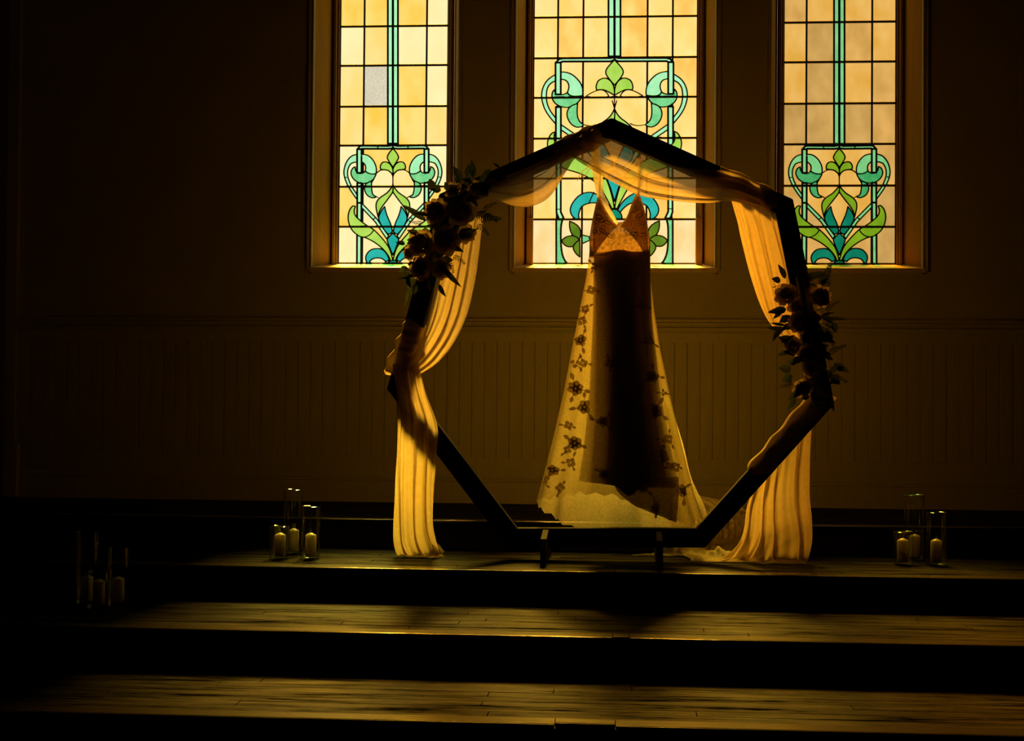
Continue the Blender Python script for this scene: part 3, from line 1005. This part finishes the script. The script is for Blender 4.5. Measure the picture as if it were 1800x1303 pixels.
# bodice with two cups, plunging neck, low back
TOP = [(1034, 408), (1040, 384), (1046, 362), (1052, 344), (1060, 356), (1074, 380), (1087, 396), (1098, 384), (1111, 354), (1121, 338), (1131, 358), (1138, 380), (1145, 408)]
vs, fs = [], []
NB = 96
x0w, x1w = 1036, 1143
for j in range(25):
    for i in range(NB):
        phi = 2 * PI * i / NB
        px = (x0w + x1w) / 2 + (x1w - x0w) / 2 * math.cos(phi)
        top = lin(TOP, px) if math.sin(phi) >= 0 else 412 + 6 * math.cos(2 * phi)
        t = j / 24
        py = 452 + (top - 452) * t
        # cups lean in towards their points
        if math.sin(phi) >= 0:
            peak = 1052 if px < 1087 else 1121
            px = px + (peak - px) * .18 * t * t
        p = P(px, py, DY)
        hd = .078
        cup = 0
        if math.sin(phi) > 0:
            cup = .05 * math.exp(-((px - 1058) / 17) ** 2) + .05 * math.exp(-((px - 1117) / 17) ** 2)
            cup *= math.sin(PI * min(1, t * .9 + .05))
        p.y = DY - hd * math.sin(phi) - cup
        vs.append(p)
for j in range(24):
    for i in range(NB):
        fs.append((j * NB + i, j * NB + (i + 1) % NB, (j + 1) * NB + (i + 1) % NB, (j + 1) * NB + i))
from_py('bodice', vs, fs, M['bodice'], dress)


# padded cups behind the lace
for x0, x1, pk in ((1042, 1084, 1053), (1091, 1139, 1120)):
    vs, fs = [], []
    for j in range(13):
        for i in range(31):
            u = i / 30; t = j / 12
            px = x0 + (x1 - x0) * u
            top = lin(TOP, px) + 3
            lo = 400 + 62 * ((px - 1089) / 48) ** 2
            lo = min(lo, 446)
            py = lo + (top - lo) * t
            sn = math.sqrt(max(.05, 1 - ((px - 1089.5) / 53.5) ** 2))
            pxx = px + (pk - px) * .16 * t * t
            cup = .05 * (math.exp(-((px - 1058) / 17) ** 2) + math.exp(-((px - 1117) / 17) ** 2)) * math.sin(PI * min(1, t * .8 + .15))
            p = P(pxx, py, DY); p.y = DY - .078 * sn - cup + .008
            vs.append(p)
    for j in range(12):
        for i in range(30):
            a = j * 31 + i
            fs.append((a, a + 1, a + 32, a + 31))
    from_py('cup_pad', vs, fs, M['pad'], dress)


def ribbon(name, pts, hw, mat, parent):
    """flat ribbon through (px,py,depth) points, turned to face the room"""
    vs, fs = [], []
    n = 20
    for j in range(n + 1):
        q = interp(pts, j / n)
        h = q[3] if len(q) > 3 else hw
        A = P(q[0], q[1], q[2])
        for s in (-1, 0, 1):
            vs.append(A + Vector((s * h, -.004 * (1 - abs(s)) + s * .004, 0)))
    for j in range(n):
        for i in range(2):
            a = j * 3 + i
            fs.append((a, a + 1, a + 4, a + 3))
    return from_py(name, vs, fs, mat, parent)


ribbon('strap', [(1047, 250, AY + .02, .022), (1048, 292, AY + .03, .024), (1050, 318, AY + .0, .017), (1052, 347, DY - .08, .008)], .02, M['strap'], dress)
ribbon('strap', [(1058, 292, AY + .05, .008), (1056, 330, AY + .02, .012), (1064, 358, DY - .09, .014), (1076, 380, DY - .10, .012), (1087, 397, DY - .085, .005)], .02, M['strap'], dress)
ribbon('strap', [(1124, 258, AY + .0, .008), (1123, 300, AY - .01, .008), (1121, 342, DY - .085, .005)], .006, M['strap'], dress)
for k, loop in enumerate([[(1044, 292), (1030, 296), (1020, 306), (1015, 318)], [(1044, 292), (1034, 300), (1028, 310), (1022, 306), (1026, 316), (1024, 322)]]):
    bm = bmesh.new()
    tube(bm, [P(a, b, AY - .01 - .004 * k) for a, b in [tuple(interp(loop, q / 10)) for q in range(11)]], .0018, 5)
    mk('ribbon_end', bm, M['strap'], dress, True)


# lace appliques: flat corded flowers and leaves lying on the overskirt
def on_skirt(px, py, lift=.004):
    cx, hw, z = silh(py)
    X = P(px, py, DY - .1).x
    c = max(-.985, min(.985, (X - cx) / hw))
    return skirt_pt(math.acos(c), py, lift)


def applique(name, cx, cy, size, rot, petals, leaves, r):
    vs, fs = [], []

    def blade(ang, off, ln, wd, sub=5):
        b = len(vs)
        for j in range(sub + 1):
            t = j / sub
            wj = wd * math.sin(PI * min(1, t * .92 + .04)) ** .8
            for s in (-1, 0, 1):
                lx = off + ln * t; ly = s * wj
                x = cx + math.cos(ang) * lx - math.sin(ang) * ly
                y = cy + math.sin(ang) * lx + math.cos(ang) * ly
                vs.append(on_skirt(x, y, .004 + .003 * (s == 0)))
        for j in range(sub):
            for i in range(2):
                a = b + j * 3 + i
                fs.append((a, a + 1, a + 4, a + 3))
    for k in range(petals):
        blade(rot + k * 2 * PI / petals + r.uniform(-.15, .15), size * .12, size * r.uniform(.8, 1), size * .46)
    for k in range(petals if petals > 4 else 0):
        blade(rot + .5 + k * 2 * PI / petals, size * .05, size * .5, size * .26, 3)
    for (a, d, l) in leaves:
        # stem then leaf
        blade(rot + a, size * .5, d * size, 0.7, 4)
        blade(rot + a, size * (.4 + d), l * size, size * .26)
    if not vs: return
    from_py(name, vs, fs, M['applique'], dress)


ar = random.Random(11)
LV = [[(-1.2, .6, 1.0), (2.2, .5, .9)], [(-1.7, .9, 1.1), (.6, .5, .8), (2.6, .7, .9)], [(1.6, .8, 1.0), (-2.6, .7, 1.0), (-.9, .8, .8)]]
for (x, y, s, n) in [(1013, 684, 13, 6), (1028, 716, 13, 5), (1011, 778, 13, 6), (1004, 812, 9, 4), (1022, 600, 11, 5), (1024, 566, 9, 4), (1040, 512, 9, 4), (1012, 640, 8, 3), (1030, 545, 8, 4),
                     (1150, 722, 13, 6), (1146, 662, 11, 5), (1160, 800, 13, 6), (1171, 770, 9, 4), (1140, 600, 9, 4), (1000, 748, 8, 4), (974, 826, 10, 5), (985, 856, 9, 4), (960, 846, 7, 3),
                     (1195, 858, 11, 5), (1183, 818, 9, 4), (1094, 690, 10, 5), (1108, 790, 12, 6), (1060, 740, 10, 5), (1062, 830, 10, 5), (1126, 850, 11, 6), (1150, 886, 10, 5), (1098, 560, 9, 4), (1072, 640, 9, 4), (1026, 640, 8, 4), (1130, 540, 8, 4), (1165, 690, 7, 3), (1046, 470, 7, 4), (998, 790, 8, 4)]:
    applique('lace_flower', x, y, s, ar.uniform(0, 6.28), n, LV[ar.randrange(3)], ar)
# corded pattern on the cups
for k in range(26):
    cxp = ar.choice((1056, 1117)) + ar.gauss(0, 9); cyp = ar.uniform(362, 418)
    bm = bmesh.new()
    a = ar.uniform(0, 6.28)
    pts = []
    for q in range(9):
        t = q / 8 * 2 * PI
        lx = 7 * math.cos(t); ly = 3.2 * math.sin(t)
        x = cxp + lx * math.cos(a) - ly * math.sin(a); y = cyp + lx * math.sin(a) + ly * math.cos(a)
        x = min(max(x, 1042), 1139)
        cup = .05 * math.exp(-((x - 1058) / 17) ** 2) + .05 * math.exp(-((x - 1117) / 17) ** 2)
        sn = math.sqrt(max(0, 1 - ((x - 1089.5) / 53.5) ** 2))
        pts.append(P(x, y, DY - .078 * sn - cup * .95 - .003))
    if cyp - 5 < max(lin(TOP, cxp - 7), lin(TOP, cxp + 7)) + 4:
        bm.free(); continue
    tube(bm, pts, .0016, 4, False)
    mk('bodice_cord', bm, M['applique'], dress, True)

sheet('hem_fold', [(1078, 846, 1193, 838, DY - .235, .3), (1084, 862, 1194, 858, DY - .25, .6), (1100, 878, 1192, 886, DY - .26, .8), (1116, 890, 1189, 919, DY - .255, .8)], M['applique'], dress, 50, 24, 3, .012, 1.0, 21.0)
# train: falls from the back of the skirt, spreads to the right, over the platform edge
sheet('train', [(1150, 690, 1176, 700, DY + .12, .3), (1160, 780, 1200, 780, DY + .20, .6), (1168, 850, 1217, 845, DY + .26, .8), (1174, 900, 1236, 885, DY + .30, 1), (1170, 940, 1250, 925, DY + .30, 1), (1150, 970, 1262, 968, DY + .27, 1), (1110, 984, 1285, 986, DY + .14, .6)], M['lace'], dress, 80, 60, 4, .02, 1.1, 15.0, Z1)
vs, fs = [], []
NX, NS = 70, 70
prof = [(-.92, Z0 + .004), (-1.10, Z0 + .03), (-1.25, Z0 + .02), (-1.315, Z0 - .01), (-1.335, Z0 - .09), (-1.36, Z1 + .03), (-1.48, Z1 + .012), (-1.62, Z1 + .012), (-1.76, Z1 + .005)]
for j in range(NS + 1):
    t = j / NS
    y, z = interp(prof, t)
    xa = lin([(0, 1232), (.35, 1200), (.6, 1190), (1, 1215)], t); xb = lin([(0, 1290), (.3, 1318), (.6, 1345), (1, 1335)], t)
    for i in range(NX + 1):
        u = i / NX
        X = P(xa, 900, y).x * (1 - u) + P(xb, 900, y).x * u
        e = min(1, u * 7, (1 - u) * 7, t * 7, (1 - t) * 9)
        h = .05 * max(0, N3(u * 5, t * 6, 2.2) + .35) + .028 * abs(N3(u * 12, t * 13, 5.0)) + .03 * max(0, math.sin(18 * u + 4 * N3(t * 4, u * 2)))
        ny = .75 if .38 < t < .6 else .2
        vs.append((X + .03 * N3(t * 8, u * 3, 9), y - h * e * ny, z + h * e * (1 - ny * .8)))
for j in range(NS):
    for i in range(NX):
        a = j * (NX + 1) + i
        fs.append((a, a + 1, a + NX + 2, a + NX + 1))
from_py('train_pool', vs, fs, M['lace_layers'], dress)

sheet('train_ruffle', [(1206, 866, 1286, 884, -1.20, .7), (1222, 884, 1310, 893, -1.29, 1), (1236, 905, 1318, 908, -1.36, 1), (1246, 925, 1316, 928, -1.40, 1), (1252, 948, 1310, 944, -1.42, .8)], M['lace'], dress, 80, 40, 5, .03, 1.2, 31.0, None, .02)

# ------------------------------------------------------------------ flowers on the arch
def rose_mesh(name, seed, open_):
    r = random.Random(seed)
    vs, fs = [], []

    def petal(ang, base_r, ln, wd, tilt, curl):
        b = len(vs)
        nu, nv = 5, 5
        for j in range(nv + 1):
            t = j / nv
            for i in range(nu + 1):
                s = i / nu * 2 - 1
                wj = wd * (math.sin(PI * (t * .80 + .12)) ** .6)
                th = tilt + curl * t * t
                rad = base_r * (1 - .2 * t) + ln * t * math.sin(th)
                h = ln * t * math.cos(th) - .12 * ln * s * s * t
                a = ang + s * wj / max(rad, .35)
                rr = rad * (1 - .06 * s * s) + .02 * math.sin(5 * s + ang)
                vs.append((rr * math.cos(a), rr * math.sin(a), h))
        for j in range(nv):
            for i in range(nu):
                a = b + j * (nu + 1) + i
                fs.append((a, a + 1, a + nu + 2, a + nu + 1))
    for ring, (n, br, ln, wd, ti, cu) in enumerate([(3, .06, .66, .30, -.05, .0), (5, .16, .74, .40, .10, -.05), (6, .28, .80, .50, .28, .05), (7, .36, .80, .56, .50, .25), (7, .38, .74, .58, .85, .55)]):
        for k in range(n):
            petal(ring * .7 + k * 2 * PI / n + r.uniform(-.15, .15), br, ln * r.uniform(.9, 1.08), wd, ti * open_ + r.uniform(-.06, .06), cu)
    b = len(vs)
    for j, (cr, ch) in enumerate([(.30, -.05), (.40, .12), (.34, .36), (.16, .52)]):
        for k in range(10):
            vs.append((cr * math.cos(k * PI / 5), cr * math.sin(k * PI / 5), ch))
    for j in range(3):
        for k in range(10):
            fs.append((b + j * 10 + k, b + j * 10 + (k + 1) % 10, b + j * 10 + 10 + (k + 1) % 10, b + j * 10 + 10 + k))
    fs.append(tuple(range(b + 30, b + 40)))
    me = bpy.data.meshes.new(name)
    me.from_pydata(vs, [], fs)
    me.materials.append(M['petal'])
    for p in me.polygons: p.use_smooth = True
    return me


def leaf_mesh(name, ln, wd, droop):
    vs, fs = [], []
    for j in range(9):
        t = j / 8
        wj = wd * math.sin(PI * (t ** .8 * .96 + .02))
        for s in (-1, -.5, 0, .5, 1):
            vs.append((ln * t, s * wj, -droop * t * t * ln + .25 * abs(s) * wj))
    for j in range(8):
        for i in range(4):
            a = j * 5 + i
            fs.append((a, a + 1, a + 6, a + 5))
    me = bpy.data.meshes.new(name)
    me.from_pydata(vs, [], fs)
    me.materials.append(M['leaf'])
    for p in me.polygons: p.use_smooth = True
    return me


def fern_mesh(name, n, ln):
    vs, fs = [], []

    def bl(o, d, l, wd):
        d = d.normalized()
        s = Vector((-d.y, d.x, 0))
        b = len(vs)
        vs.extend([o + s * wd * .3, o - s * wd * .3, o + d * l * .5 - s * wd + Vector((0, 0, .1 * l)), o + d * l, o + d * l * .5 + s * wd + Vector((0, 0, .1 * l))])
        fs.append((b, b + 1, b + 2, b + 3, b + 4))
    for k in range(n):
        t = k / n
        o = Vector((ln * t, .06 * ln * math.sin(t * 3), .12 * ln * t * t))
        for s in (-1, 1):
            bl(o, Vector((.7, s * (1 - .3 * t), .2 * (k % 3 - 1))), ln * .30 * (1 - .7 * t), ln * .035)
        bl(o, Vector((1, .06, .12 * t)), ln / n * 1.15, ln * .012)
    me = bpy.data.meshes.new(name)
    me.from_pydata([tuple(v) for v in vs], [], fs)
    me.materials.append(M['leaf'])
    return me


ROSES = [rose_mesh('rose', s, o) for s, o in ((1, .9), (2, 1.1), (3, .75))]
LEAVES = [leaf_mesh('leaf', .085, .018, .35), leaf_mesh('leaf', .06, .022, .2), leaf_mesh('leaf', .11, .014, .55)]
FERN = [fern_mesh('fern_sprig', 11, .13), fern_mesh('fern_sprig', 8, .09)]


def place(name, me, parent, pos, z_axis, spin, sc):
    o = bpy.data.objects.new(name, me)
    COL.objects.link(o)
    q = Vector(z_axis).normalized().to_track_quat('Z', 'Y').to_matrix() @ Matrix.Rotation(spin, 3, 'Z')
    o.parent = parent
    o.location = pos - parent.location
    o.rotation_euler = q.to_euler()
    o.scale = (sc, sc, sc)
    return o


def blade_at(name, me, parent, px, py, ang, y, sc, lean=.3, roll=0.0):
    """leaf whose long axis points at angle ang (picture sense, x right, y up) on the arch"""
    d = Vector((math.cos(ang), -lean, math.sin(ang))).normalized()
    up = Vector((0, -1, 0)) + Vector((0, 0, .3))
    s = up.cross(d).normalized()
    up = d.cross(s)
    m = Matrix((d, s, up)).transposed() @ Matrix.Rotation(roll, 3, 'X')
    o = bpy.data.objects.new(name, me)
    COL.objects.link(o)
    o.parent = parent
    o.location = P(px, py, y) - parent.location
    o.rotation_euler = m.to_euler()
    o.scale = (sc, sc, sc)
    return o


def arrangement(name, label, base, roses, leaves, ferns, spine, fill, seed):
    r = random.Random(seed)
    root = empty(name, P(base[0], base[1], AY - .05))
    tag(root, label, 'flowers')
    for k, (x, y, rad, dp) in enumerate(roses):
        s = rad / 345.0
        out = Vector((r.uniform(-.5, .5) + (x - base[0]) * .006, -1, r.uniform(-.1, .5) - (y - base[1]) * .003))
        place('rose', ROSES[k % 3], root, P(x, y, AY - .05 - dp) + Vector((0, .02, 0)), out, r.uniform(0, 6.28), s * 1.02)
    for (x, y, a, k, sc) in leaves:
        blade_at('leaf', LEAVES[k], root, x, y, math.radians(a), AY - .075 - r.uniform(0, .05), sc, r.uniform(.1, .5), r.uniform(-.6, .6))
    for i in range(fill):
        t = r.random()
        cx, cy, hw = interp(spine, t)
        x, y = cx + r.uniform(-1, 1) * hw, cy + r.uniform(-1, 1) * hw * .6
        a = math.atan2(-(y - cy) - r.uniform(-8, 8), (x - cx) + r.uniform(-8, 8))
        blade_at('leaf', LEAVES[r.choice((0, 1, 1))], root, x, y, a, AY - .05 - r.uniform(0, .06), r.uniform(.7, 1.15), r.uniform(-.2, .8), r.uniform(-1, 1))
    for (x, y, a, k, sc) in ferns:
        blade_at('fern_sprig', FERN[k], root, x, y, math.radians(a), AY - .08 - r.uniform(0, .03), sc, .25, r.uniform(-.5, .5))
    bm = bmesh.new()
    pts = [P(*interp(spine, q / 12)[:2], AY - .052) for q in range(13)]
    tube(bm, pts, [.008 + .030 * math.sin(PI * q / 12) for q in range(13)], 9)  # thickened to block sun showing through between the roses
    mk('stem_bundle', bm, M['stem'], root, True)
    return root


al = arrangement('flower_arrangement', 'cream rose and dark greenery cluster over the upper left corner of the arch', (785, 390),
                 [(768, 372, 25, .05), (742, 428, 26, .06), (797, 336, 17, .03), (812, 378, 26, .06), (782, 422, 27, .07), (744, 470, 25, .05), (836, 332, 17, .03), (722, 444, 15, .03), (776, 470, 21, .04), (818, 412, 18, .04)],
                 [(748, 388, 142, 2, 1.2), (752, 380, 155, 0, .9), (764, 335, 118, 1, 1.1), (775, 335, 165, 1, 1), (812, 318, 118, 0, 1.0), (820, 312, 80, 0, .8), (832, 312, 92, 0, 1.0), (846, 320, 60, 0, .8), (878, 296, 130, 0, .5), (808, 420, 35, 2, .9), (780, 470, -55, 2, 1.1), (770, 466, -35, 0, 1.1), (735, 500, -110, 1, .9), (716, 470, -150, 1, .8), (718, 478, -95, 2, 1.0), (715, 505, -80, 2, .8), (712, 430, 160, 1, .8), (772, 500, -70, 0, .8), (870, 318, 20, 0, .7), (802, 322, 60, 1, .8)],
                 [(838, 375, -25, 0, 1.0), (845, 385, -5, 0, .9), (840, 395, -48, 1, 1.0), (798, 450, -40, 1, .9), (788, 458, -65, 1, .9), (828, 320, 68, 1, .9), (742, 392, 175, 1, .8), (850, 368, 20, 1, .9), (806, 320, 108, 1, .9)],
                 [(845, 322, 12), (812, 345, 24), (788, 388, 34), (764, 430, 34), (745, 470, 24), (736, 495, 12)], 46, 3)
arrangement('flower_arrangement', 'cream rose and dark greenery cluster down the right side of the arch', (1412, 580),
            [(1384, 520, 22, .06), (1440, 521, 22, .04), (1402, 568, 21, .06), (1428, 560, 18, .04), (1396, 608, 16, .05), (1422, 620, 19, .05), (1412, 682, 18, .06), (1428, 646, 18, .05), (1440, 590, 16, .03), (1400, 540, 16, .04), (1442, 655, 14, .03)],
            [(1384, 578, 182, 2, .9), (1380, 572, 172, 2, .6), (1452, 578, -70, 2, .9), (1450, 570, -20, 2, .6), (1466, 568, -80, 1, .8), (1380, 490, 110, 0, .9), (1372, 495, 160, 1, .8), (1398, 486, 70, 1, .9), (1414, 480, 95, 1, .9), (1374, 545, -130, 0, .7), (1392, 658, -140, 1, 1.0), (1390, 650, 170, 1, 1.0), (1398, 700, -120, 0, .8), (1465, 640, -25, 0, 1.0), (1462, 660, -50, 1, 1.0), (1470, 650, 20, 1, .7), (1388, 618, 195, 0, .7), (1440, 498, 40, 1, .9), (1456, 700, -60, 0, .8), (1384, 600, 150, 0, .5)],
            [(1450, 505, 78, 0, 1.0), (1446, 500, 55, 1, .9), (1452, 545, 30, 1, .9), (1458, 620, 20, 0, .7), (1464, 660, -30, 1, .9), (1392, 672, 200, 1, .8), (1455, 560, -10, 0, .7), (1376, 500, 200, 1, .7)],
            [(1400, 478, 12), (1412, 520, 34), (1414, 560, 36), (1422, 610, 34), (1424, 655, 34), (1430, 705, 14)], 52, 8)

# ------------------------------------------------------------------ candles in glass cylinders
def vase_mesh(r, h):
    bm = bmesh.new()
    t = .0035
    lathe(bm, [(0, 0), (r - .003, 0), (r, .003), (r, h - .002), (r - t / 2, h), (r - t, h - .002), (r - t, .014), (r - t - .004, .011), (0, .011)], 40)
    me = bpy.data.meshes.new('cylinder_vase')
    bmesh.ops.recalc_face_normals(bm, faces=bm.faces)
    bm.to_mesh(me); bm.free()
    me.materials.append(M['glass'])
    for p in me.polygons: p.use_smooth = True
    return me


bm = bmesh.new()
CH, CR = .118, .0275
lathe(bm, [(0, 0), (CR - .002, 0), (CR, .003), (CR, CH - .012), (CR - .003, CH - .008), (CR * .45, CH - .002), (.006, CH + .001), (0, CH)], 28)
wax = bpy.data.meshes.new('pillar_candle')
bmesh.ops.recalc_face_normals(bm, faces=bm.faces); bm.to_mesh(wax); bm.free(); wax.materials.append(M['wax'])
for p in wax.polygons: p.use_smooth = True
bm = bmesh.new(); tube(bm, [(0, 0, CH - .003), (.001, 0, CH + .006), (.004, .001, CH + .013), (.005, .002, CH + .019)], .0012, 6)
wick = bpy.data.meshes.new('wick'); bm.to_mesh(wick); bm.free(); wick.materials.append(M['wick'])
VM = {k: vase_mesh(r, h) for k, (r, h) in dict(short=(.050, .165), medium=(.050, .265), tall=(.052, .335)).items()}
WORD = dict(short='short', medium='middle-sized', tall='tall')
for grp, where, items, z in (
        ('left', 'left of the arch', [('short', 491, 982), ('tall', 515, 973), ('medium', 545, 982)], Z1),
        ('right', 'right of the arch', [('short', 1588, 992), ('tall', 1607, 983), ('medium', 1646, 993)], Z1),
        ('far', 'at far left, one step lower', [('tall', 152, 1060), ('short', 176, 1067), ('medium', 202, 1064)], Z2)):
    base = [G(x, y, z) for _, x, y in items]
    # keep the cylinders of one cluster from touching
    for it in range(60):
        for a in range(3):
            for b in range(a):
                d = base[a] - base[b]
                if d.length < .108:
                    k = (.108 - d.length) / 2
                    dn = (d.normalized() + Vector((0, .5 if d.y > 0 else -.5, 0))).normalized()
                    base[a] += dn * k; base[b] -= dn * k
    for (kind, x, y), p in zip(items, base):
        p.z = z
        v = link('cylinder_vase', VM[kind], None, p)
        tag(v, '%s clear glass vase %s' % (WORD[kind], where), 'vase', 'glass cylinders round the candles')
        q = p + Vector((rng.uniform(-.006, .006), rng.uniform(-.006, .006), .0115))
        c = link('pillar_candle', wax, None, q)
        c.rotation_euler = (0, 0, rng.uniform(0, 6.28))
        tag(c, 'unlit ivory pillar candle inside the %s glass %s' % (WORD[kind], where), 'candle', 'pillar candles in the glass cylinders')
        link('wick', wick, c, (0, 0, 0))
